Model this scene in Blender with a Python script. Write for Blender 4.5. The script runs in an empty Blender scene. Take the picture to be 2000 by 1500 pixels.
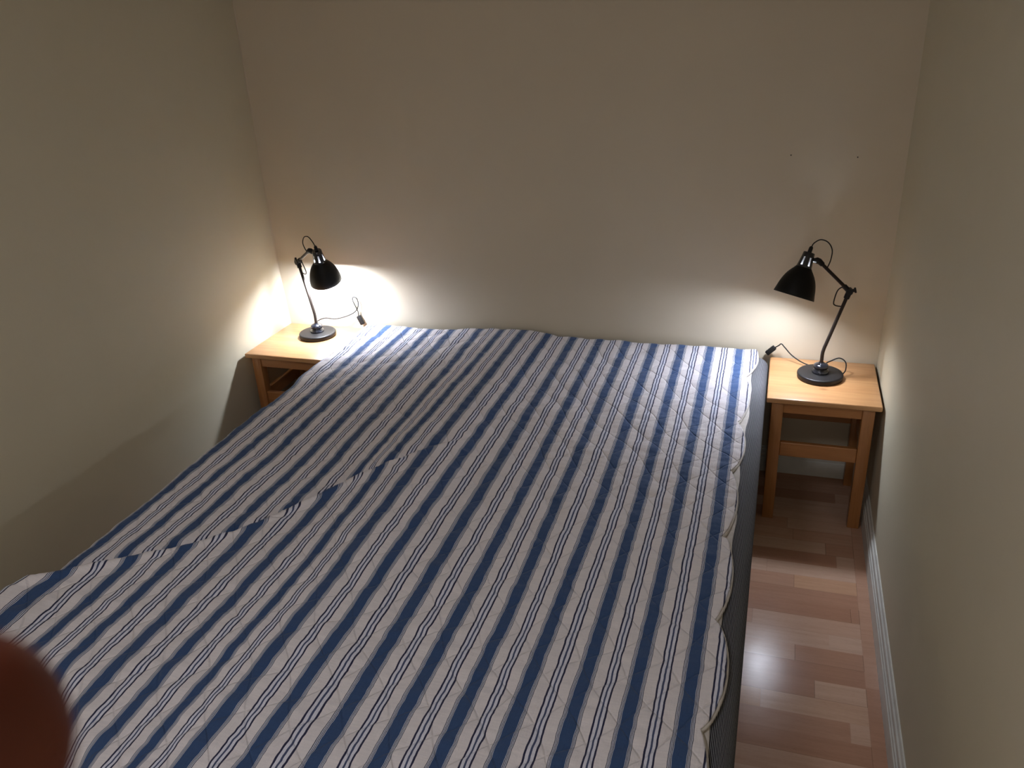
import bpy, bmesh, math, random
import numpy as np
from mathutils import Vector, Matrix

random.seed(7)
rng = np.random.default_rng(11)
S = bpy.context.scene
COL = S.collection

# ------------------------------------------------------------------ camera
CAM = Vector((-0.38643, -3.0953, 1.77948))
R_ = Vector((0.95364, 0.29717, -0.04752)); U_ = Vector((-0.08292, 0.41124, 0.90775)); F_ = Vector((-0.28930, 0.86172, -0.41682))
cd = bpy.data.cameras.new('camera')
cam = bpy.data.objects.new('camera', cd); COL.objects.link(cam)
M = Matrix((R_, U_, -F_)).transposed().to_4x4(); M.translation = CAM
cam.matrix_world = M
cd.sensor_width = 36.0; cd.lens = 1634.07 * 36 / 2000.0
cd.clip_start = 0.004
cd.dof.use_dof = True; cd.dof.focus_distance = 2.4; cd.dof.aperture_fstop = 22.0
S.camera = cam

# ------------------------------------------------------------------ view, world
S.view_settings.view_transform = 'Standard'; S.view_settings.look = 'None'
S.view_settings.gamma = 1.0; S.view_settings.exposure = 0.0
S.view_settings.use_curve_mapping = False
wd = bpy.data.worlds.new('world'); S.world = wd; wd.use_nodes = True
wd.node_tree.nodes['Background'].inputs[0].default_value = (1.0, 0.97, 0.95, 1)
wd.node_tree.nodes['Background'].inputs[1].default_value = 0.03

ROOM_W = 2.488; ROOM_H = 2.55; ROOM_D = 4.3
BULB_L = 600.0; BULB_R = 360.0
BULB_COL = (0.90, 0.97, 1.13)

# added fill lights without fixtures: one above the foot end, one behind the camera
def area(name, loc, rot, sx, sy, power, col):
    l = bpy.data.lights.new(name, 'AREA'); l.shape = 'RECTANGLE'; l.size = sx; l.size_y = sy
    l.energy = power; l.color = col
    o = bpy.data.objects.new(name, l); o.location = loc; o.rotation_euler = rot; COL.objects.link(o); return o
area('overhead_fill', (-1.25, -2.9, 2.50), (0, 0, 0), 0.4, 0.4, 9.0, (0.96, 0.98, 1.08))  # unseen overhead panel, added to brighten the bed
area('doorway_fill', (-0.62, -4.55, 1.15), (math.radians(90), 0, 0), 0.8, 1.9, 9.0, (1.0, 0.92, 0.82))  # unseen warm panel, added beyond the rear opening as fill

# ------------------------------------------------------------------ helpers
def tag(o, label=None, cat=None, group=None, kind=None):
    if label: o['label'] = label
    if cat: o['category'] = cat
    if group: o['group'] = group
    if kind: o['kind'] = kind
    return o
def empty(name, loc, label, cat, group=None):
    o = bpy.data.objects.new(name, None); COL.objects.link(o); o.location = loc
    o.empty_display_size = 0.05
    return tag(o, label, cat, group)
def obj(name, bm, mat, parent=None, smooth=False, auto=None):
    bmesh.ops.recalc_face_normals(bm, faces=bm.faces[:])
    me = bpy.data.meshes.new(name); bm.to_mesh(me); bm.free()
    if mat: me.materials.append(mat)
    o = bpy.data.objects.new(name, me); COL.objects.link(o)
    if smooth or auto:
        for p in me.polygons: p.use_smooth = True
    if auto:
        me.set_sharp_from_angle(angle=math.radians(auto))
    if parent:
        o.parent = parent
        w = Vector((0, 0, 0)); p = parent
        while p: w += p.location; p = p.parent
        o.location = -w          # geometry is given in room coordinates
    return o
def base_origin(o, loc):
    # put the origin of a single-mesh thing at loc
    o.data.transform(Matrix.Translation(-Vector(loc))); o.location = loc; return o
def add_box(bm, lo, hi, bev=0.0, seg=2):
    lo = Vector(lo); hi = Vector(hi)
    r = bmesh.ops.create_cube(bm, size=1.0)
    vs = r['verts']
    for v in vs:
        v.co = Vector([lo[i] + (v.co[i] + .5) * (hi[i] - lo[i]) for i in range(3)])
    if bev > 0:
        es = list({e for v in vs for e in v.link_edges})
        bmesh.ops.bevel(bm, geom=es, offset=bev, segments=seg, affect='EDGES', profile=0.5)
def box_bm(lo, hi, bev=0.0, seg=2):
    bm = bmesh.new(); add_box(bm, lo, hi, bev, seg); return bm
def frame_of(d):
    d = Vector(d).normalized()
    a = Vector((0, 0, 1)) if abs(d.z) < .9 else Vector((1, 0, 0))
    x = d.cross(a).normalized(); y = d.cross(x).normalized()
    return d, x, y
def add_tube(bm, pts, r, n=12, caps=True):
    pts = [Vector(p) for p in pts]; rs = r if isinstance(r, (list, tuple)) else [r] * len(pts)
    d, x, y = frame_of(pts[1] - pts[0]); rings = []
    for i, p in enumerate(pts):
        if i == 0: t = pts[1] - pts[0]
        elif i == len(pts) - 1: t = pts[-1] - pts[-2]
        else: t = (pts[i + 1] - pts[i]).normalized() + (pts[i] - pts[i - 1]).normalized()
        t.normalize()
        x = (x - t * x.dot(t)).normalized(); y = t.cross(x)
        rings.append([bm.verts.new(p + rs[i] * (math.cos(2 * math.pi * k / n) * x + math.sin(2 * math.pi * k / n) * y)) for k in range(n)])
    for a, b in zip(rings[:-1], rings[1:]):
        for k in range(n): bm.faces.new((a[k], a[(k + 1) % n], b[(k + 1) % n], b[k]))
    if caps:
        bm.faces.new(rings[0]); bm.faces.new(rings[-1])
def add_lathe(bm, origin, axis, prof, n=48, ang=(0, 2 * math.pi), closed=False):
    # prof: list of (distance along axis, radius)
    d, x, y = frame_of(axis); o = Vector(origin); full = abs(ang[1] - ang[0] - 2 * math.pi) < 1e-6
    cols = []
    m = n if full else n + 1
    for k in range(m):
        t = ang[0] + (ang[1] - ang[0]) * k / n
        cols.append([bm.verts.new(o + d * h + r * (math.cos(t) * x + math.sin(t) * y)) for h, r in prof])
    rng_ = range(n)
    for k in rng_:
        a = cols[k]; b = cols[(k + 1) % m]
        for i in range(len(prof) - 1): bm.faces.new((a[i], a[i + 1], b[i + 1], b[i]))
        if closed: bm.faces.new((a[-1], a[0], b[0], b[-1]))
    if closed and not full:
        bm.faces.new(cols[0]); bm.faces.new(cols[-1])
    return cols
def spline(pts, n=10):
    pts = [Vector(p) for p in pts]; P = [2 * pts[0] - pts[1]] + pts + [2 * pts[-1] - pts[-2]]; out = []
    for i in range(1, len(P) - 2):
        a, b, c, d = P[i - 1:i + 3]
        for k in range(n):
            t = k / n
            out.append(.5 * ((2 * b) + (c - a) * t + (2 * a - 5 * b + 4 * c - d) * t * t + (3 * b - a - 3 * c + d) * t ** 3))
    out.append(pts[-1]); return out

# ------------------------------------------------------------------ materials
class NT:
    def __init__(s, name):
        s.m = bpy.data.materials.new(name); s.m.use_nodes = True; s.t = s.m.node_tree; s.b = s.t.nodes['Principled BSDF']
    def n(s, typ, **kw):
        nd = s.t.nodes.new(typ)
        for k, v in kw.items(): setattr(nd, k, v)
        return nd
    def l(s, a, b): s.t.links.new(a, b)
    def math(s, op, a, b=None, c=None):
        nd = s.n('ShaderNodeMath', operation=op)
        for i, v in enumerate((a, b, c)):
            if v is None: continue
            if isinstance(v, (int, float)): nd.inputs[i].default_value = v
            else: s.l(v, nd.inputs[i])
        return nd.outputs[0]
    def mix(s, f, a, b, bt='MIX'):
        nd = s.n('ShaderNodeMix', data_type='RGBA', blend_type=bt)
        for i, v in ((0, f), (6, a), (7, b)):
            if isinstance(v, (int, float)): nd.inputs[i].default_value = v
            elif isinstance(v, tuple): nd.inputs[i].default_value = (*v, 1) if len(v) == 3 else v
            else: s.l(v, nd.inputs[i])
        return nd.outputs[2]
    def ramp(s, f, stops, interp='LINEAR'):
        nd = s.n('ShaderNodeValToRGB'); cr = nd.color_ramp; cr.interpolation = interp
        while len(cr.elements) < len(stops): cr.elements.new(1.0)
        for e, (p, c) in zip(cr.elements, stops): e.position = p; e.color = (*c, 1) if len(c) == 3 else c
        s.l(f, nd.inputs[0]); return nd.outputs[0]
    def noise(s, vec, scale, detail=3, rough=.5, dist=0):
        nd = s.n('ShaderNodeTexNoise'); nd.inputs['Scale'].default_value = scale; nd.inputs['Detail'].default_value = detail
        nd.inputs['Roughness'].default_value = rough; nd.inputs['Distortion'].default_value = dist
        if vec is not None: s.l(vec, nd.inputs['Vector'])
        return nd.outputs[0]
    def mapping(s, vec, scale=(1, 1, 1), rot=(0, 0, 0), loc=(0, 0, 0)):
        nd = s.n('ShaderNodeMapping'); nd.inputs['Scale'].default_value = scale; nd.inputs['Rotation'].default_value = rot
        nd.inputs['Location'].default_value = loc; s.l(vec, nd.inputs['Vector']); return nd.outputs[0]
    def bump(s, h, strength=.3, dist=.002, normal=None):
        nd = s.n('ShaderNodeBump'); nd.inputs['Strength'].default_value = strength; nd.inputs['Distance'].default_value = dist
        s.l(h, nd.inputs['Height'])
        if normal is not None: s.l(normal, nd.inputs['Normal'])
        return nd.outputs[0]
    def coord(s, w='Object'): return s.n('ShaderNodeTexCoord').outputs[w]
    def geo(s): return s.n('ShaderNodeNewGeometry').outputs['Position']
    def set(s, **kw):
        for k, v in kw.items():
            i = s.b.inputs[k]
            if isinstance(v, (int, float)): i.default_value = v
            elif isinstance(v, tuple): i.default_value = (*v, 1) if (len(v) == 3 and i.type == 'RGBA') else v
            else: s.l(v, i)
        return s.m

def mat_wall(name, a, b):
    m = NT(name); p = m.geo()
    c = m.ramp(m.noise(p, 1.1, 4, .6), [(.3, a), (.7, b)])
    h = m.noise(p, 160, 4, .65); h2 = m.noise(p, 7, 3, .6)
    b = m.bump(h, .25, .0012); b = m.bump(h2, .25, .006, b)
    return m.set(**{'Base Color': c, 'Roughness': .62, 'Normal': b, 'Specular IOR Level': .3})
def mat_plain(name, col, rough=.5, spec=.5, metal=0.0, coat=0.0, nscale=0, var=.06):
    m = NT(name)
    c = col
    if nscale:
        f = m.noise(m.coord(), nscale, 3)
        c = m.ramp(f, [(.3, tuple(x * (1 - var) for x in col)), (.7, tuple(min(1, x * (1 + var)) for x in col))])
    return m.set(**{'Base Color': c, 'Roughness': rough, 'Specular IOR Level': spec, 'Metallic': metal, 'Coat Weight': coat})
def mat_wood(name, axis='X', c0=(.60, .30, .105), c1=(.74, .41, .17), board=0.0, rough=.36, knots=True):
    m = NT(name); p = m.geo()
    sc = {'X': (1.1, 16, 16), 'Y': (16, 1.1, 16), 'Z': (16, 16, 1.1)}[axis]
    v = m.mapping(p, sc)
    f = m.noise(v, 2.6, 5, .6, .9)
    fine = m.noise(m.mapping(p, tuple(x * 7 for x in sc)), 3, 3, .6)
    c = m.ramp(f, [(.25, c0), (.5, tuple((a + b) / 2 * 1.03 for a, b in zip(c0, c1))), (.75, c1)])
    c = m.mix(.22, c, m.ramp(fine, [(.3, (.5, .5, .5)), (.7, (1, 1, 1))]), 'MULTIPLY')
    if board:
        sep = m.n('ShaderNodeSeparateXYZ'); m.l(p, sep.inputs[0])
        row = m.math('FLOOR', m.math('DIVIDE', sep.outputs[1], board))
        wn = m.n('ShaderNodeTexWhiteNoise', noise_dimensions='1D'); m.l(row, wn.inputs['W'])
        c = m.mix(.5, c, m.ramp(wn.outputs[0], [(0, (.86, .80, .74)), (1, (1, 1, 1))]), 'MULTIPLY')
        fr = m.math('FRACT', m.math('DIVIDE', sep.outputs[1], board))
        ln = m.math('LESS_THAN', fr, .012)
        c = m.mix(m.math('MULTIPLY', ln, .35), c, (.2, .1, .04))
    if knots:
        vo = m.n('ShaderNodeTexVoronoi'); vo.inputs['Scale'].default_value = 5.0
        ksc = {'X': (.8, 1.6, 1.6), 'Y': (1.6, .8, 1.6), 'Z': (1.6, 1.6, .8)}[axis]
        m.l(m.mapping(p, ksc), vo.inputs['Vector'])
        k = m.ramp(vo.outputs['Distance'], [(.03, (1, 1, 1)), (.085, (0, 0, 0))])
        c = m.mix(m.math('MULTIPLY', k, .55), c, (.20, .065, .015))
    b = m.bump(fine, .12, .0006)
    return m.set(**{'Base Color': c, 'Roughness': rough, 'Normal': b, 'Coat Weight': .25, 'Coat Roughness': .25})
def mat_floor():
    m = NT('beech_parquet'); p = m.geo()
    sep = m.n('ShaderNodeSeparateXYZ'); m.l(p, sep.inputs[0]); X, Y = sep.outputs[0], sep.outputs[1]
    RW = .068; LW = .43
    border = m.math('GREATER_THAN', X, -.052)
    ry = m.math('DIVIDE', Y, RW); row = m.math('FLOOR', ry)
    w1 = m.n('ShaderNodeTexWhiteNoise', noise_dimensions='1D'); m.l(row, w1.inputs['W'])
    xo = m.math('ADD', m.math('DIVIDE', X, LW), m.math('MULTIPLY', w1.outputs[0], 7.0)); colm = m.math('FLOOR', xo)
    cb = m.n('ShaderNodeCombineXYZ'); m.l(row, cb.inputs[0]); m.l(colm, cb.inputs[1]); m.l(border, cb.inputs[2])
    rb = m.math('FLOOR', m.math('DIVIDE', Y, 1.15))
    cb2 = m.n('ShaderNodeCombineXYZ'); m.l(rb, cb2.inputs[0]); cb2.inputs[2].default_value = 5.0
    mv = m.n('ShaderNodeMix', data_type='VECTOR'); m.l(border, mv.inputs[0]); m.l(cb.outputs[0], mv.inputs[4]); m.l(cb2.outputs[0], mv.inputs[5])
    wn = m.n('ShaderNodeTexWhiteNoise', noise_dimensions='3D'); m.l(mv.outputs[1], wn.inputs['Vector'])
    c = m.ramp(wn.outputs[0], [(0, (.44, .235, .15)), (.3, (.52, .305, .205)), (.6, (.585, .37, .26)), (.85, (.64, .44, .325)), (1, (.60, .35, .21))])
    off = m.n('ShaderNodeVectorMath', operation='ADD'); m.l(p, off.inputs[0])
    sc = m.n('ShaderNodeVectorMath', operation='SCALE'); m.l(wn.outputs[1], sc.inputs[0]); sc.inputs['Scale'].default_value = 9
    m.l(sc.outputs[0], off.inputs[1])
    g = m.noise(m.mapping(off.outputs[0], (3, 42, 1)), 1.6, 5, .6, .6)
    c = m.mix(.30, c, m.ramp(g, [(.25, (.58, .50, .42)), (.6, (1, 1, 1))]), 'MULTIPLY')
    fl = m.noise(m.mapping(off.outputs[0], (9, 60, 1)), 9, 2, .5)
    c = m.mix(.18, c, m.ramp(fl, [(.3, (.7, .6, .5)), (.5, (1, 1, 1))]), 'MULTIPLY')
    fy = m.math('FRACT', ry); fx = m.math('FRACT', xo)
    s1 = m.math('LESS_THAN', fy, .016); s2 = m.math('LESS_THAN', fx, .0035)
    seam = m.math('MAXIMUM', s1, s2); seam = m.math('MULTIPLY', seam, m.math('SUBTRACT', 1.0, border))
    sb = m.math('LESS_THAN', m.math('ABSOLUTE', m.math('ADD', X, .052)), .0007); seam = m.math('MAXIMUM', seam, sb)
    c = m.mix(m.math('MULTIPLY', seam, m.math('MULTIPLY', w1.outputs[0], .8)), c, (.13, .065, .035))
    sm = m.noise(p, 9, 4, .6)
    ro = m.math('ADD', m.math('MULTIPLY', sm, .12), .16)
    b = m.bump(m.math('SUBTRACT', 1.0, seam), .25, .0006)
    b = m.bump(m.noise(p, 14, 2), .06, .002, b)
    return m.set(**{'Base Color': c, 'Roughness': ro, 'Normal': b, 'Specular IOR Level': .12})
def mat_quilt():
    m = NT('striped_quilt_cotton')
    uv = m.n('ShaderNodeUVMap', uv_map='uv').outputs[0]
    sep = m.n('ShaderNodeSeparateXYZ'); m.l(uv, sep.inputs[0]); Uc, Vc = sep.outputs[0], sep.outputs[1]
    wob = m.noise(m.mapping(uv, (.4, 26, 1)), 1.0, 3, .6)
    uu = m.math('ADD', Uc, m.math('MULTIPLY', m.math('SUBTRACT', wob, .5), .03))
    a = m.math('MULTIPLY', m.math('ABSOLUTE', m.math('SUBTRACT', m.math('FRACT', m.math('ADD', uu, .5)), .5)), 2.0)
    blue = (.046, .092, .215); white = (.80, .81, .92); navy = (.030, .032, .080); cream = (.86, .81, .83); grey = (.075, .095, .19); pin = (.065, .080, .13)
    st = [(0, blue), (.228, white), (.246, pin), (.270, white), (.292, pin), (.316, white), (.338, pin), (.366, cream), (.785, navy), (.855, white), (.963, grey)]
    c = m.ramp(a, st, 'CONSTANT')
    yarn = m.noise(m.mapping(uv, (1.2, 260, 1)), 1.0, 3, .7)
    c = m.mix(.30, c, m.ramp(yarn, [(.3, (.70, .72, .78)), (.62, (1, 1, 1))]), 'MULTIPLY')
    cr = m.noise(m.mapping(uv, (7, 55, 1)), 1.3, 4, .62, .8)
    h2 = m.noise(m.mapping(uv, (14, 9, 1)), 1.6, 3, .6)
    b = m.bump(yarn, .22, .0006); b = m.bump(cr, .5, .0024, b); b = m.bump(h2, .35, .004, b)
    sm = m.n('ShaderNodeUVMap', uv_map='seam').outputs[0]; s2 = m.n('ShaderNodeSeparateXYZ'); m.l(sm, s2.inputs[0])
    g = None
    for o_ in (0, 1):
        f_ = m.math('FRACT', m.math('ADD', s2.outputs[o_], .5)); d_ = m.math('ABSOLUTE', m.math('SUBTRACT', f_, .5))
        k_ = m.math('MINIMUM', m.math('MULTIPLY', d_, 22.0), 1.0)
        g = k_ if g is None else m.math('MINIMUM', g, k_)
    b = m.bump(g, .8, .0022, b)
    return m.set(**{'Base Color': c, 'Roughness': .85, 'Normal': b, 'Specular IOR Level': .15, 'Sheen Weight': .15})
def mat_ticking():
    m = NT('dark_ticking'); p = m.geo(); sep = m.n('ShaderNodeSeparateXYZ'); m.l(p, sep.inputs[0])
    # stripes wrap over the edge: use x on top and z on the side
    s = m.math('SUBTRACT', sep.outputs[0], sep.outputs[2])
    f = m.math('FRACT', m.math('DIVIDE', s, .0032))
    k = m.math('LESS_THAN', f, .36)
    c = m.mix(k, (.014, .014, .018), (.30, .30, .32))
    f2 = m.math('FRACT', m.math('DIVIDE', sep.outputs[1], .0026)); b = m.bump(m.math('ADD', f2, k), .2, .0006)
    return m.set(**{'Base Color': c, 'Roughness': .9, 'Normal': b, 'Specular IOR Level': .1})
def mat_emit(name, col, strength):
    m = NT(name); return m.set(**{'Base Color': (.9, .9, .9), 'Emission Color': col, 'Emission Strength': strength})

WALL = mat_wall('wall_paint_back_bounce', (.60, .525, .40), (.64, .565, .435))  # same paint as the sides; warmer bounced light put into the colour
WALLS = mat_wall('wall_paint_side_bounce', (.60, .55, .405), (.635, .585, .44))  # same paint as the back; greener light on the sides put into the colour
FLOOR = mat_floor()
CEIL = mat_plain('ceiling_paint', (.74, .72, .67), .8, .2, nscale=2, var=.02)
BOARD = mat_plain('baseboard_paint', (.66, .655, .60), .42, .5, nscale=18, var=.07)
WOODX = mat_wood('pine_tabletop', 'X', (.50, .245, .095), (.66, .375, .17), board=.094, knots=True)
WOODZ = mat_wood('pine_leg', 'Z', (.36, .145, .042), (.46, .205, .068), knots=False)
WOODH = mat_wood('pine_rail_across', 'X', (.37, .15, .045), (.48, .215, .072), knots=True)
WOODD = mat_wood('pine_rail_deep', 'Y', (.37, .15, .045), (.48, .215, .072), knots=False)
BLACK = mat_plain('black_lacquer', (.009, .0080, .0080), .45, .3, nscale=30, var=.1)
BLACKS = mat_plain('matte_black_lacquer', (.005, .005, .0045), .5, .22)
BLACKG = mat_plain('black_gloss_lacquer', (.012, .013, .018), .16, .6, coat=.5)
BROWN = mat_plain('dark_bronze_steel', (.030, .022, .018), .30, .5, metal=.55, nscale=20, var=.1)
SHADE_IN = mat_plain('white_enamel', (.62, .62, .60), .5, .3)
CORD = mat_plain('black_rubber_cord', (.008, .0075, .0075), .55, .25)
TICK = mat_ticking()
QUILT = mat_quilt()
LINING = mat_plain('cream_cotton_binding', (.66, .62, .58), .9, .1, nscale=60, var=.08)
BULBM_L = mat_emit('glowing_bulb_left', BULB_COL, BULB_L)
BULBM_R = mat_emit('glowing_bulb_right', BULB_COL, BULB_R)

# ------------------------------------------------------------------ room shell
def struct(name, bm, mat, **k):
    o = obj(name, bm, mat, **k); o['kind'] = 'structure'; return o
W, H, D = ROOM_W, ROOM_H, ROOM_D
struct('floor', box_bm((-W - .1, -D - .9, -.05), (.1, .1, 0)), FLOOR)
struct('ceiling', box_bm((-W - .1, -D - .9, H), (.1, .1, H + .06)), CEIL)
struct('wall_back', box_bm((-W - .1, 0, 0), (.1, .1, H)), WALL)
struct('wall_left', box_bm((-W - .1, -D - .9, 0), (-W, 0, H)), WALLS)
struct('wall_right', box_bm((0, -D - .9, 0), (.1, 0, H)), WALLS)
bm = bmesh.new()
add_box(bm, (-W, -D - .1, 0), (-1.06, -D, H)); add_box(bm, (-.18, -D - .1, 0), (0, -D, H)); add_box(bm, (-1.06, -D - .1, 2.05), (-.18, -D, H))
struct('wall_front', bm, WALL)
# crooked strip of filler in the left back corner, widening downwards
bm = bmesh.new()
zs = [0.0, .3, .497, .56, .62, .68, .74, .80, .95, 1.15, 1.5, 2.0, 2.55]
ws = [.048, .044, .038, .030, .024, .016, .008, .006, .008, .004, .007, .006, .006]
a = [bm.verts.new((-W + w * .55, -.0005, z)) for z, w in zip(zs, ws)]
b = [bm.verts.new((-W + .0005, -w * 1.1, z)) for z, w in zip(zs, ws)]
c = [bm.verts.new((-W + w * .22, -w * .42, z)) for z, w in zip(zs, ws)]
cc = [bm.verts.new((-W - .001, .001, z)) for z in zs]
for i in range(len(zs) - 1):
    for p, q_ in ((a, c), (c, b), (b, cc), (cc, a)): bm.faces.new((p[i], p[i + 1], q_[i + 1], q_[i]))
struct('trim_1', bm, WALL, auto=20)
# profiled baseboards
prof = [(0, 0), (.017, 0), (.017, .058), (.0165, .062), (.0135, .0645), (.0135, .070), (.0155, .0735), (.0150, .079), (.0115, .082), (.0115, .087), (.0125, .091), (.0105, .098), (.0065, .101), (.0065, .105), (.0035, .110), (0, .110)]
def baseboard(name, p0, p1, inward):
    bm = bmesh.new(); p0 = Vector(p0); p1 = Vector(p1); inward = Vector(inward)
    ends = []
    for p in (p0, p1): ends.append([bm.verts.new(p + inward * t + Vector((0, 0, z))) for t, z in prof])
    n = len(prof)
    for i in range(n): bm.faces.new((ends[0][i], ends[0][(i + 1) % n], ends[1][(i + 1) % n], ends[1][i]))
    bm.faces.new(ends[0]); bm.faces.new(ends[1])
    return struct(name, bm, BOARD, auto=35)
baseboard('baseboard_right', (0, -.018, 0), (0, -D, 0), (-1, 0, 0))
baseboard('baseboard_back', (-W, 0, 0), (0, 0, 0), (0, -1, 0))
baseboard('baseboard_left', (-W, -.018, 0), (-W, -D, 0), (1, 0, 0))

# ------------------------------------------------------------------ bed
XR, XL, YF = -.3835, -2.058, -2.29
bed = empty('bed', (-1.22, -1.1, 0), 'wide bed in dark pinstriped ticking under the striped quilt, between the two pine nightstands', 'bed')
def cushion(lo, hi, r=.03, nx=10, ny=40, puff=.004):
    bm = box_bm(lo, hi, r, 5); return bm
def make_mattress(x0, x1, foot_r=0.05):
    bm = bmesh.new(); r = .035; cr = .05; z0, z1 = .20, .5085; n = 8
    # rounded-corner outline extruded with rounded top edge
    def outline(off, z):
        pts = []
        xa, xb, ya, yb = x0 + off, x1 - off, YF + off, -.022 - off; c_ = max(cr - off, .008)
        f_ = max(foot_r - off, c_)
        for cx, cy, a0, c_ in ((xb - c_, yb - c_, 0, c_), (xa + c_, yb - c_, 90, c_), (xa + f_, ya + f_, 180, f_), (xb - c_, ya + c_, 270, c_)):
            for k in range(n + 1):
                t = math.radians(a0 + 90 * k / n); px, py = cx + c_ * math.cos(t), cy + c_ * math.sin(t)
                if foot_r > .1: py = max(py, -2.10 - .8 * (max(px, -1.76) + 1.65))
                pts.append((px, py, z))
        return [bm.verts.new(p) for p in pts]
    rings = [outline(.012, z0), outline(0, z0 + .012)]
    for k in range(0, 7):
        t = math.radians(90 * k / 6); rings.append(outline(r * (1 - math.cos(t)), z1 - r + r * math.sin(t)))
    for a_, b_ in zip(rings[:-1], rings[1:]):
        m_ = len(a_)
        for k in range(m_): bm.faces.new((a_[k], a_[(k + 1) % m_], b_[(k + 1) % m_], b_[k]))
    bm.faces.new(rings[0]); bm.faces.new(rings[-1])
    return bm
obj('mattress', make_mattress(-1.2225, XR), TICK, bed, auto=40)
obj('mattress', make_mattress(XL, -1.2275, .62), TICK, bed, auto=40)
obj('bed_base', box_bm((XL + .01, YF + .32, .09), (XR - .012, -.03, .199), .012, 3), TICK, bed)
for x, y in ((XL + .1, -.12), (XR - .1, -.12), (XL + .1, YF + .38), (XR - .1, YF + .38)):
    bm = bmesh.new(); add_lathe(bm, (x, y, 0), (0, 0, 1), [(0, 0.0001), (0, .022), (.09, .026), (.0905, .0001)], 20)
    obj('leg', bm, BLACK, bed, auto=40)

# ------------------------------------------------------------------ quilt
PER = .1075
fold_x = np.array([-2.20, -2.145, -2.041, -1.906, -1.771, -1.658, -1.576, -1.493, -1.326, -1.25])
fold_y = np.array([-1.93, -1.901, -1.844, -1.748, -1.648, -1.527, -1.398, -1.249, -1.026, -.93])
def interp(x, xs, ys):
    xs = np.array(xs); ys = np.array(ys); o = np.argsort(xs); return np.interp(x, xs[o], ys[o])
kH = [-.42, -.493, -1.142, -1.255, -1.367, -1.453, -1.547, -1.67, -1.764, -1.865, -1.96, -2.1]
vH = [0, 0, -.004, -.0095, -.014, .007, .021, .005, .019, .025, .038, .008]
kM = [-.42, -.479, -.585, -.687, -.79, -.906, -1.011, -1.126, -1.253, -1.369, -1.46]
vM = [.014, .014, .0155, .021, .0255, .017, .0195, .012, -.0075, -.016, .002]
kMa = kM + [-1.517, -1.626, -1.72, -1.836, -1.932, -2.033]
vMa = vM + [.050, .0495, .063, .0545, .066, .0725]
kD = [-.42, -.479, -.584, -.686, -.794, -.897, -1.005, -1.119, -1.244, -1.36, -1.442, -1.543, -1.659, -1.778, -1.88, -2.006, -2.1]
vD = [.014, .014, .0165, .022, .0215, .026, .0255, .019, .0015, -.007, .018, .025, .0165, .005, .010, -.008, -.008]
kMb = kM + [-1.517, -1.63, -1.75, -1.9, -2.1]
vMb = vM + [.022, .020, .008, .008, -.008]
def lerp(a, b, t): return a + (b - a) * np.clip(t, 0, 1)
def stripe_shift(x, y):
    fH = interp(x, kH, vH); fMa = interp(x, kMa, vMa); fMb = interp(x, kMb, vMb); fD = interp(x, kD, vD)
    yf = np.interp(x, fold_x, fold_y)
    above = (y > yf + .009) & (x < -1.34)
    t1 = (-.03 - y) / 1.15; t2 = (-1.18 - y) / .5
    A = lerp(fH, fMa, t1); B = np.where(t1 < 1, lerp(fH, fMb, t1), lerp(fMb, fD, t2))
    return np.where(above, A, B)
def vnoise(x, y, sc, seed):
    # smooth value noise
    g = np.random.default_rng(seed).random((64, 64)) * 2 - 1
    u = x * sc + 31.7; v = y * sc + 47.3
    i = np.floor(u).astype(int); j = np.floor(v).astype(int); fu = u - i; fv = v - j
    fu = fu * fu * (3 - 2 * fu); fv = fv * fv * (3 - 2 * fv)
    G = lambda a_, b_: g[a_ % 64, b_ % 64]
    return (G(i, j) * (1 - fu) + G(i + 1, j) * fu) * (1 - fv) + (G(i, j + 1) * (1 - fu) + G(i + 1, j + 1) * fu) * fv
def hump(x, y):
    s = np.clip((-1.19 - x) / .15, 0, 1); s = s * s * (3 - 2 * s)
    d = np.clip((-1.40 - x) / .30, 0, 1)
    return .019 * s * (1 - d)
def seam_ab(x, y):
    uu = x + .010 * np.sin(y * 23); vv = y + .012 * np.sin(x * 19)
    return (uu * .80 + vv * .60) / .082, (uu * .75 - vv * .66) / .082
def top_height(x, y):
    z = .5205 + hump(x, y)
    # creased pleat running diagonally over the left half
    xa = np.interp(x, fold_x, fold_y); sl = -.80
    t = (xa - y) / math.sqrt(1 + 1.1 ** 2)             # >0 on the foot side of the crease
    A = np.clip((-1.20 - x) / .35, 0, 1) * .016 + np.clip((-1.80 - x) / .3, 0, 1) * .008
    z += A * np.where(t < 0, np.exp(-(t / .007) ** 2), .35 * np.exp(-(t / .010) ** 2) + .65 * np.exp(-t / .045))
    z -= .5 * A * np.exp(-((t + .02) / .012) ** 2)
    # the quilt slopes down over the rounded left foot corner
    sc_ = np.clip(((-y - 2.145) - .8 * (np.maximum(x, -1.76) + 1.65)) / 1.28, 0, .35); z -= np.where(sc_ < .04, sc_ ** 2 / .08, sc_ - .02) * .85
    # short wrinkle right of the pleat
    d2 = (y + 1.03) + .25 * (x + 1.22); z += .004 * np.exp(-(d2 / .006) ** 2) * np.exp(-((x + 1.22) / .07) ** 2)
    # quilting: curved diamond seams with padding between them
    a_, b_ = seam_ab(x, y)
    pa = np.abs(np.sin(np.pi * a_)) ** .6; pb = np.abs(np.sin(np.pi * b_)) ** .6
    z += .0027 * (pa * pb - .5)
    z += .0030 * vnoise(x, y, 9, 1) + .0022 * vnoise(x, y * 1.6, 24, 2) + .0010 * vnoise(x, y * 1.8, 60, 3) + .0035 * vnoise(x, y, 3.2, 5)
    return z
notch = [.06, -.264, -.632, -.942, -1.279, -1.592, -1.909, -2.235, -2.6, -3.0]
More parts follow.
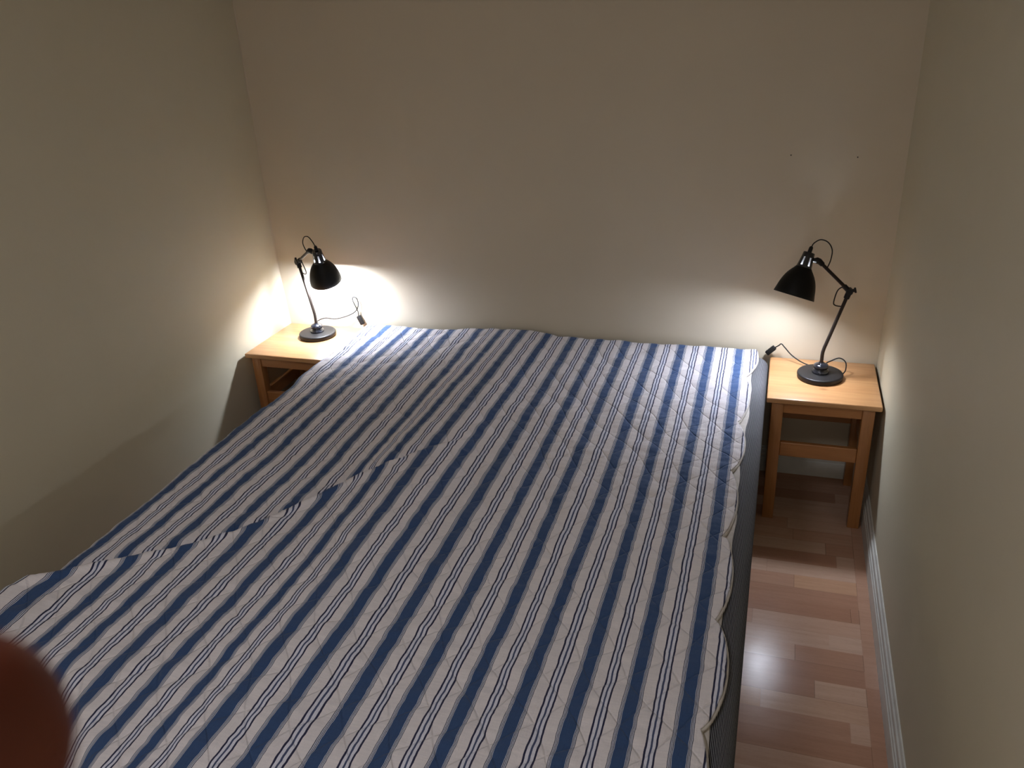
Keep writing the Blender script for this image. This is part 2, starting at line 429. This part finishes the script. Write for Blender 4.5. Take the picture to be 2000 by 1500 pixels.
def edge_right(y):
    y = np.asarray(y, float); out = np.zeros_like(y)
    bumps = [-.424, -.436, -.433, -.435, -.426, -.414, -.425, -.425, -.425]
    for i in range(len(notch) - 1):
        hi, lo = notch[i], notch[i + 1]; k = (y <= hi) & (y > lo)
        t = (hi - y) / (hi - lo); nd = -.466 if lo > -1.5 else -.452
        out = np.where(k, nd + (bumps[i] - nd) * np.sin(np.pi * np.clip(t, 0, 1)) ** .62, out)
    return out
eL_y = np.array([.1, -.061, -.349, -.42, -.512, -.59, -.65, -.757, -1.015, -1.436, -1.731, -1.81, -1.86, -1.901, -2.0, -2.4])
eL_x = np.array([-2.078, -2.078, -2.076, -2.079, -2.082, -2.086, -2.072, -2.071, -2.077, -2.063, -2.067, -2.074, -2.104, -2.135, -2.14, -2.12])
def build_quilt():
    stp = .005
    xt = np.arange(-.43, -2.041, -stp); NL = len(xt)
    rl = .030; arc = np.linspace(0, 1, 9)[1:] * (math.pi / 2)
    drop = np.arange(.012, .30, .012)
    yt = np.arange(-.028, -2.285, -stp)
    rf = .04; farc = np.linspace(0, 1, 9)[1:] * (math.pi / 2); fdrop = np.arange(.012, .30, .012)
    NX = NL + len(arc) + len(drop); NY = len(yt) + len(farc) + len(fdrop)
    # arc-length parameters
    ys = np.concatenate([yt, np.full(len(farc), yt[-1]), np.full(len(fdrop), yt[-1])])
    yy = np.repeat(yt[:, None], NL, 1)
    Vx = np.zeros((NY, NX)); Vy = np.zeros((NY, NX)); Vz = np.zeros((NY, NX)); Uu = np.zeros((NY, NX)); Vv = np.zeros((NY, NX))
    foot_extra = np.concatenate([np.zeros(len(yt)), farc * rf, (math.pi / 2) * rf + fdrop])
    fy = np.concatenate([yt, yt[-1] - rf * np.sin(farc), np.full(len(fdrop), yt[-1] - rf)])
    fz = np.concatenate([np.zeros(len(yt)), -rf * (1 - np.cos(farc)), -rf - fdrop])
    Yp = np.concatenate([yt, yt[-1] - farc * rf, yt[-1] - (math.pi / 2) * rf - fdrop])   # fabric coordinate
    er = edge_right(Yp)
    w = np.exp(-np.arange(NL) / 7.0)
    topx = xt[None, :] + (er[:, None] - xt[0]) * w[None, :]
    el = np.interp(-Yp, -eL_y, eL_x)
    # stretch the left part of the top so that the outer silhouette follows el
    wl = np.clip((-1.95 - topx) / .09, 0, 1) ** 1.5
    shift = (el + rl - xt[-1])[:, None]
    topx = topx + shift * wl
    Yg = np.repeat(Yp[:, None], NL, 1)
    zt = top_height(topx, Yg)
    env = np.clip((topx + 2.06) / .05, .2, 1)
    Vx[:, :NL] = topx; Vy[:, :NL] = fy[:, None]; Vz[:, :NL] = zt + fz[:, None]
    Uu[:, :NL] = -(topx - shift * wl * .9 - stripe_shift(topx, Yg) + .493 - .9 * hump(topx, Yg)) / PER
    x_end = topx[:, -1]; z_end = zt[:, -1] + fz; uend = Uu[:, NL - 1]
    for i, t in enumerate(arc):
        Vx[:, NL + i] = x_end - rl * math.sin(t); Vz[:, NL + i] = z_end - rl * (1 - math.cos(t)); Vy[:, NL + i] = fy; Uu[:, NL + i] = uend + rl * t / PER
    for i, d_ in enumerate(drop):
        k = NL + len(arc) + i
        wav = .010 * np.sin(Yp * 17 + 1) * (d_ / .3) + .006 * np.sin(Yp * 41) * (d_ / .3) ** .7
        Vx[:, k] = x_end - rl - .004 + wav * .6 ; Vz[:, k] = np.maximum(z_end - rl - d_, .03); Vy[:, k] = fy; Uu[:, k] = uend + (rl * math.pi / 2 + d_) / PER
    # keep the hanging part clear of the left nightstand
    sel = (Vy > -.40) & (Vz < .51); Vx[sel] = np.maximum(Vx[sel], -2.0915)
    Vv[:] = Yp[:, None]
    co = np.stack([Vx, Vy, Vz], -1).reshape(-1, 3)
    idx = np.arange(NY * NX).reshape(NY, NX)
    q = np.stack([idx[:-1, :-1], idx[1:, :-1], idx[1:, 1:], idx[:-1, 1:]], -1).reshape(-1, 4)
    me = bpy.data.meshes.new('quilt'); nv, nf = len(co), len(q)
    me.vertices.add(nv); me.vertices.foreach_set('co', co.ravel().astype(np.float32))
    me.loops.add(nf * 4); me.loops.foreach_set('vertex_index', q.ravel().astype(np.int32))
    me.polygons.add(nf); me.polygons.foreach_set('loop_start', (np.arange(nf) * 4).astype(np.int32)); me.polygons.foreach_set('loop_total', np.full(nf, 4, np.int32))
    uvl = me.uv_layers.new(name='uv'); uvs = np.stack([Uu.reshape(-1), Vv.reshape(-1)], -1)[q.ravel()]
    me.update(); uvl.data.foreach_set('uv', uvs.ravel().astype(np.float32))
    sa, sb = seam_ab(Vx, Yp[:, None] + 0 * Vx)
    sl_ = me.uv_layers.new(name='seam'); sv_ = np.stack([sa.reshape(-1), sb.reshape(-1)], -1)[q.ravel()]; sl_.data.foreach_set('uv', sv_.ravel().astype(np.float32))
    me.polygons.foreach_set('use_smooth', np.ones(nf, bool)); me.materials.append(QUILT); me.update(); me.validate()
    o = bpy.data.objects.new('quilt', me); COL.objects.link(o)
    so = o.modifiers.new('thickness', 'SOLIDIFY'); so.thickness = .006; so.offset = -1
    edge = [Vector((Vx[j, 0], Vy[j, 0], Vz[j, 0] - .003)) for j in range(len(yt))]
    return o, edge
quilt, qedge = build_quilt()
tag(quilt, 'quilted cotton bedspread with blue and white stripes and a scalloped edge, spread over the bed', 'bedspread')
base_origin(quilt, (-1.22, -1.1, .52))
bm = bmesh.new(); add_tube(bm, qedge[::2] + [qedge[-1]], .0048, 8)
o = obj('edge_piping', bm, LINING, quilt, smooth=True); o['label'] = 'cream piping along the scallops'
# folded-under layer of the quilt that shows below the notches
bm = bmesh.new(); n = 180; va = []
for i in range(n + 1):
    y = -.03 - 2.12 * i / n; x = -.4345 + .003 * math.sin(y * 9) + .002 * math.sin(y * 31)
    va.append([bm.verts.new((x - .10, y, .5092)), bm.verts.new((x - .02, y, .5105)), bm.verts.new((x - .003, y, .5135)), bm.verts.new((x, y, .5115)), bm.verts.new((x - .004, y, .5092))])
for a_, b_ in zip(va[:-1], va[1:]):
    for k in range(5): bm.faces.new((a_[k], a_[(k + 1) % 5], b_[(k + 1) % 5], b_[k]))
o = obj('lining', bm, LINING, quilt, auto=60); o['label'] = 'plain cream lining seen under the notches'

# ------------------------------------------------------------------ nightstands
TH = .496
def nightstand(x0, label):
    x1 = x0 + .370; y1 = -.006; y0 = -.3768
    t = empty('nightstand', ((x0 + x1) / 2, (y0 + y1) / 2, 0), label, 'nightstand', 'pair of pine nightstands')
    bm = bmesh.new(); add_box(bm, (x0, y0, TH - .019), (x1, y1, TH), .0045, 3)
    obj('tabletop', bm, WOODX, t, auto=40)
    L = .040; i = .018; lx = (x0 + i, x1 - i - L); ly = (y0 + i, y1 - .02 - L)
    for x in lx:
        for y in ly:
            bm = bmesh.new(); add_box(bm, (x, y, 0), (x + L, y + L, TH - .0192), .003, 2)
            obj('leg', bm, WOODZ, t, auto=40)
    for y in (ly[0] + .006, ly[1] + L - .024):
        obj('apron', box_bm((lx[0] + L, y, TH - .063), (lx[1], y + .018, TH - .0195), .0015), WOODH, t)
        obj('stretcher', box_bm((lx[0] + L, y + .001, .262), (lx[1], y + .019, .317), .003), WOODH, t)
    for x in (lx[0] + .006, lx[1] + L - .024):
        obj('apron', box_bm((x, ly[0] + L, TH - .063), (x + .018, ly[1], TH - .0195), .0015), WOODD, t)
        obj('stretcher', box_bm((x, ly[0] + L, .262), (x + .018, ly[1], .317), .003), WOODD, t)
    return t
nightstand(-.0093 - .370, 'square pine nightstand wedged between the right side of the bed and the right wall')
nightstand(-W + .0226, 'square pine nightstand in the left back corner, partly hidden behind the quilt')

# ------------------------------------------------------------------ desk lamps
def proj_on(v, d): d = Vector(d).normalized(); return Vector(v).dot(d)
def lamp(base, elbow, arm_end, cap, d, L, rim, label, bulbmat, loop, kink, cord_pts, switch_pts, slot, sw_flat, depth):
    base = Vector(base); elbow = Vector(elbow); arm_end = Vector(arm_end); cap = Vector(cap); d = Vector(d).normalized()
    t = empty('desk_lamp', base, label, 'lamp', 'pair of black desk lamps')
    # base disc and turned foot of the stem
    bm = bmesh.new()
    add_lathe(bm, base, (0, 0, 1), [(0, .0001), (0, .074), (.002, .0775), (.012, .079), (.0165, .0785), (.019, .0765), (.0198, .073), (.0202, .0001)], 72)
    obj('base', bm, BLACK, t, auto=40)
    bm = bmesh.new()
    add_lathe(bm, base, (0, 0, 1), [(.0200, .0001), (.0200, .029), (.024, .0295), (.030, .0275), (.0345, .0235), (.0365, .0225), (.038, .0245), (.044, .0262), (.050, .0245), (.0545, .018), (.057, .0105), (.060, .0088), (.060, .0001)], 48)
    obj('stem_foot', bm, BLACKG, t, auto=40)
    # stem with a kink near the bottom
    bend = base + Vector((0, 0, .100))
    sd = (elbow - bend).normalized()
    pts = [base + Vector((0, 0, .056)), base + Vector((0, 0, .088)), bend + sd * .004 - Vector((0, 0, .001)), bend + sd * .016, elbow]
    bm = bmesh.new(); add_tube(bm, [pts[0], pts[1], (pts[1] * .3 + pts[2] * .7), pts[3], pts[4]], .0062, 16)
    obj('stem', bm, BROWN, t, auto=50)
    # elbow joint
    ad = (arm_end - elbow).normalized(); nrm = sd.cross(ad).normalized()
    out = (-(ad) + sd).normalized()
    bm = bmesh.new()
    add_lathe(bm, elbow - nrm * .011, nrm, [(0, .0001), (0, .0115), (.022, .0115), (.022, .0001)], 24)
    add_tube(bm, [elbow - sd * .026, elbow - sd * .004], .0098, 14)
    add_tube(bm, [elbow + ad * .004, elbow + ad * .026], .0088, 14)
    j = obj('joint', bm, BLACK, t, auto=40)
    bm = bmesh.new()
    ks = elbow + out * .010
    add_tube(bm, [ks, ks + out * .007], .0058, 12)
    kc = ks + out * .009; perp = out.cross(nrm).normalized()
    add_box(bm, (-.0035, -.0095, -.004), (.0035, .0095, .004), .002, 2)
    vs = [v for v in bm.verts][-0:]
    # orient the wing part
    Mx = Matrix((out, perp, nrm)).transposed().to_4x4(); Mx.translation = kc
    tube_n = 24
    for v in list(bm.verts)[tube_n:]: v.co = Mx @ v.co
    obj('wing_knob', bm, BLACK, j, auto=40)
    # arm
    bm = bmesh.new(); add_tube(bm, [elbow + ad * .010, arm_end - ad * .004], .0060, 16)
    obj('arm', bm, BROWN, t, auto=50)
    # neck joint between arm and shade: a flattened oval link
    neck_c = cap + d * .026
    link = (neck_c - arm_end); ld = link.normalized()
    bm = bmesh.new()
    add_tube(bm, [arm_end - ad * .020, arm_end - ad * .004, arm_end + ld * .006, arm_end + ld * (link.length - .030), neck_c - ld * .018],
             [.0085, .0105, .0112, .0095, .0055], 16)
    obj('shade_joint', bm, BLACK, t, auto=50)
    # shade: cap, slotted neck, bell
    sh_z = L
    outer = [(.052, .0262), (.058, .0300), (.066, .0365), (.076, .0440), (.088, .0510), (.102, .0570), (.118, .0620), (.134, .0655), (sh_z, rim)]
    th = .0014
    inner = [(h, r - th) for h, r in outer][::-1]
    rimc = [(sh_z + .001, rim - th * .5)]
    bm = bmesh.new(); add_lathe(bm, cap, d, outer + rimc, 72)
    shade = obj('lamp_shade', bm, BLACKS, t, auto=60); shade['label'] = 'black bell shaped shade'
    bm = bmesh.new(); add_lathe(bm, cap, d, rimc + inner, 72)
    o = obj('shade_lining', bm, SHADE_IN, shade, auto=60); o['label'] = 'white inner face of the shade'
    bm = bmesh.new()
    add_lathe(bm, cap, d, [(0, .0001), (0, .0175), (.002, .0195), (.017, .0208), (.017, .0001)], 40)
    add_lathe(bm, cap, d, [(.046, .0236), (.046, .0250), (.053, .0268), (.053, .0250)], 40, closed=True)
    for k in range(6):
        a0 = math.radians(60 * k + 9 + slot); a1 = math.radians(60 * k + 51 + slot)
        add_lathe(bm, cap, d, [(.016, .0192), (.016, .0207), (.031, .0226), (.047, .0252), (.047, .0236), (.031, .0210)], 8, (a0, a1), closed=True)
    o = obj('slotted_neck', bm, BLACKG, shade, auto=40); o['label'] = 'glossy black neck with vent slots'
    bm = bmesh.new(); add_lathe(bm, cap, d, [(.017, .0001), (.017, .0178), (.050, .0182), (.062, .0172), (.066, .0155), (.066, .0001)], 32)
    obj('bulb_socket', bm, SHADE_IN, shade, auto=40)
    bm = bmesh.new(); ctr = L - depth
    pr = [(.066, .0120), (.074, .0145)] + [(ctr - .027 * math.cos(a_), .027 * math.sin(a_)) for a_ in np.linspace(math.radians(38), math.radians(179.5), 14)]
    add_lathe(bm, cap, d, pr, 32)
    o = obj('bulb', bm, bulbmat, shade, smooth=True); o['label'] = 'glowing white light bulb'
    # cord nipple on top and the loose cord loops
    bm = bmesh.new(); add_tube(bm, [cap + d * .002, cap - d * .016, cap - d * .021], [.0072, .0068, .0045], 14)
    obj('cord_grip', bm, BLACK, shade, auto=50)
    bm = bmesh.new()
    add_tube(bm, spline([cap - d * .018] + [Vector(p) for p in loop], 10), .0021, 8)
    obj('shade_cord', bm, CORD, t, smooth=True)
    bm = bmesh.new(); add_tube(bm, spline([Vector(p) for p in kink], 10), .0021, 8)
    obj('elbow_cord', bm, CORD, t, smooth=True)
    bm = bmesh.new(); add_tube(bm, spline([Vector(p) for p in cord_pts], 10), .0023, 8)
    pc = obj('power_cord', bm, CORD, t, smooth=True)
    # in-line switch box
    a_, b_ = Vector(switch_pts[0]), Vector(switch_pts[1]); dd = (b_ - a_).normalized()
    n_ = Vector(sw_flat); n_ = (n_ - dd * n_.dot(dd)).normalized(); w_ = dd.cross(n_)
    Ls = (b_ - a_).length
    bm = bmesh.new(); add_box(bm, (0, -.0095, -.0075), (Ls, .0095, .0075), .003, 2)
    Mx = Matrix((dd, w_, n_)).transposed().to_4x4(); Mx.translation = a_
    for v in bm.verts: v.co = Mx @ v.co
    obj('cord_switch', bm, CORD, pc, auto=40)
    return t

Z = TH
# right lamp
bR = Vector((-.204, -.167, Z))
capR = Vector((-.282, -.160, .952)); dR = Vector((-.25, -.30, -.92)).normalized()
elR = Vector((-.141, -.167, Z + .327)); aeR = Vector((-.250, -.165, .926))
adR = (aeR - elR).normalized()
lamp(bR, elR, aeR, capR, dR, .153, .0700,
     'black desk lamp on the right nightstand, shade tilted down to the left', BULBM_R,
     loop=[(-.270, -.160, .985), (-.250, -.163, .998), (-.226, -.165, .990), (-.211, -.166, .965), (-.212, -.166, .930), (-.221, -.170, .901)],
     kink=[elR - adR * -.030 + Vector((0, 0, -.004)), elR + adR * .047 + Vector((-.004, -.002, -.032)), elR + Vector((-.046, -.002, -.040)), elR + Vector((-.040, -.002, -.052)), elR + Vector((-.018, 0, -.056))],
     cord_pts=[(-.128, -.150, Z + .010), (-.118, -.135, Z + .022), (-.120, -.120, Z + .046), (-.142, -.110, Z + .056), (-.172, -.108, Z + .040), (-.210, -.100, Z + .014), (-.255, -.075, Z + .010), (-.300, -.052, Z + .028), (-.330, -.040, Z + .055), (-.343, -.034, Z + .066), (-.352, -.032, Z + .058), (-.368, -.028, Z + .045)],
     switch_pts=[(-.366, -.028, Z + .048), (-.3925, -.020, Z + .018)], slot=30, sw_flat=(0, -1, .25), depth=.035)
# left lamp
bL = Vector((-2.257, -.130, Z))
elL = Vector((-2.322, -.094, Z + .318)); aeL = Vector((-2.222, -.150, .884))
capL = Vector((-2.181, -.165, .889)); dL = Vector((-.01, .28, -.95)).normalized()
adL = (aeL - elL).normalized()
lamp(bL, elL, aeL, capL, dL, .150, .0665,
     'black desk lamp on the left nightstand, its shade tipped towards the back wall', BULBM_L,
     loop=[(-2.196, -.163, .925), (-2.215, -.158, .942), (-2.238, -.152, .938), (-2.252, -.145, .912), (-2.247, -.142, .885), (-2.238, -.142, .874)],
     kink=[elL + adL * .034 + Vector((0, 0, -.004)), elL + adL * .036 + Vector((.006, -.002, -.022)), elL + Vector((.040, -.012, -.040)), elL + Vector((.032, -.010, -.050)), elL + Vector((.018, -.006, -.046))],
     cord_pts=[(-2.300, -.085, Z + .008), (-2.303, -.075, Z + .024), (-2.292, -.060, Z + .040), (-2.262, -.045, Z + .050), (-2.215, -.035, Z + .046), (-2.165, -.025, Z + .058), (-2.128, -.018, Z + .076), (-2.110, -.014, Z + .100), (-2.108, -.012, Z + .125), (-2.118, -.010, Z + .142), (-2.132, -.010, Z + .140), (-2.132, -.010, Z + .122), (-2.120, -.012, Z + .095), (-2.112, -.014, Z + .074), (-2.112, -.016, Z + .056)],
     switch_pts=[(-2.112, -.016, Z + .060), (-2.094, -.018, Z + .022)], slot=30, sw_flat=(0, -1, .2), depth=.023)

# ------------------------------------------------------------------ two small screws left in the back wall
HOLE = mat_plain('dark_screw_steel', (.05, .04, .03), .5, nscale=40)
for x, z, lb in ((-.369, 1.248, 'tiny dark screw in the back wall above the bed edge, the left one of two'), (-.154, 1.242, 'tiny dark screw in the back wall above the right lamp, right one of two')):
    bm = bmesh.new(); add_lathe(bm, (x, .001, z), (0, -1, 0), [(0, .0001), (0, .0022), (.003, .0024), (.0045, .0016), (.0046, .0001)], 16)
    o = tag(obj('wall_screw', bm, HOLE, auto=40), lb, 'screw', 'screws left in the back wall'); base_origin(o, (x, 0, z))

# ------------------------------------------------------------------ photographer's hand, fingertip just in front of the lens
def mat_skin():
    m = NT('shaded_skin'); p = m.geo()
    c = m.ramp(m.noise(p, 60, 3), [(.3, (.12, .017, .003)), (.7, (.17, .026, .0045))])  # darkened red: shade from phone and hand is put into the colour
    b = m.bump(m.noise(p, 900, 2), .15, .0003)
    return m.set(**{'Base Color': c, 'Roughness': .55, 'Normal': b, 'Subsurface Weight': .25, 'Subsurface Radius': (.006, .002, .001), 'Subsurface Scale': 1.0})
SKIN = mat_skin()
TIP = Vector((-.43455, -3.06960, 1.73645))
def local(a, b, c): return TIP + R_ * (a - .0023) + U_ * (b - .0026) + F_ * c      # right, up, forward of the holding hand
def build_hand():
    bm = bmesh.new()
    def chain(nodes, n=20, sub=6):
        P = spline([local(*p) for p, r in nodes], sub); rr = np.interp(np.linspace(0, len(nodes) - 1, len(P)), range(len(nodes)), [r for p, r in nodes])
        add_tube(bm, P, [float(x) for x in rr], n)
        for p, r in ((P[0], rr[0]), (P[-1], rr[-1])):
            t = bmesh.ops.create_uvsphere(bm, u_segments=n, v_segments=12, radius=float(r)); bmesh.ops.translate(bm, verts=t['verts'], vec=p)
    K = [(-.070, -.032, -.044), (-.079, -.052, -.047), (-.087, -.071, -.053), (-.093, -.089, -.061)]
    Wp = [(-.098, -.098, -.122), (-.104, -.106, -.122), (-.110, -.113, -.121), (-.116, -.121, -.120)]
    fingers = [
        [((.0012, .0030, 0), .0086), ((-.004, .0000, 0), .0093), ((-.012, -.0055, -.001), .0096), ((-.022, -.012, -.004), .0094), ((-.043, -.023, -.018), .0098), (K[0], .0120)],
        [((-.016, -.054, -.018), .0076), ((-.024, -.054, -.014), .0083), ((-.042, -.050, -.012), .0088), ((-.062, -.050, -.022), .0096), (K[1], .0120)],
        [((-.030, -.078, -.022), .0073), ((-.038, -.077, -.018), .0080), ((-.054, -.072, -.017), .0084), ((-.072, -.070, -.029), .0092), (K[2], .0115)],
        [((-.048, -.099, -.033), .0064), ((-.055, -.098, -.029), .0070), ((-.067, -.093, -.028), .0074), ((-.081, -.089, -.040), .0082), (K[3], .0105)],
        [((-.014, -.050, -.090), .0086), ((-.024, -.055, -.095), .0098), ((-.044, -.066, -.104), .0100), ((-.068, -.082, -.110), .0125), ((-.094, -.098, -.118), .0160)]]
    for f in fingers: chain(f)
    for k, w in zip(K, Wp): chain([(k, .0118), (tuple((a_ + b_) / 2 + d_ for a_, b_, d_ in zip(k, w, (-.003, -.002, 0))), .0140), (w, .0135)])
    chain([(K[0], .0105), ((-.080, -.070, -.080), .0130), (Wp[0], .0150)])
    chain([((-.104, -.104, -.118), .0190), ((-.112, -.125, -.140), .0230), ((-.122, -.175, -.185), .0280), ((-.125, -.250, -.240), .0340), ((-.125, -.310, -.285), .0370)], 28)
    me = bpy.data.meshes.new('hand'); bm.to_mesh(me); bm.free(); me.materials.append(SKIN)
    o = bpy.data.objects.new('hand', me); COL.objects.link(o)
    rm = o.modifiers.new('merge', 'REMESH'); rm.mode = 'VOXEL'; rm.voxel_size = .0016; rm.use_smooth_shade = True
    sm = o.modifiers.new('soften', 'SMOOTH'); sm.factor = .6; sm.iterations = 8
    base_origin(o, local(-.125, -.310, -.285))
    return o
hand = build_hand()
tag(hand, 'blurred reddish fingertip at the lower left, held right in front of the lens', 'hand')
NAIL = mat_plain('fingernail', (.62, .36, .28), .3, .5)
bm = bmesh.new(); bmesh.ops.create_uvsphere(bm, u_segments=16, v_segments=10, radius=1.0)
fd = (R_ * .82 + U_ * .57).normalized(); fn = F_; fs = fd.cross(fn).normalized()
Mx = Matrix((fd * .0060, fs * .0050, fn * .0016)).transposed().to_4x4(); Mx.translation = local(-.006, -.0015, .0096)
for v in bm.verts: v.co = Mx @ v.co
obj('fingernail', bm, NAIL, hand, smooth=True)
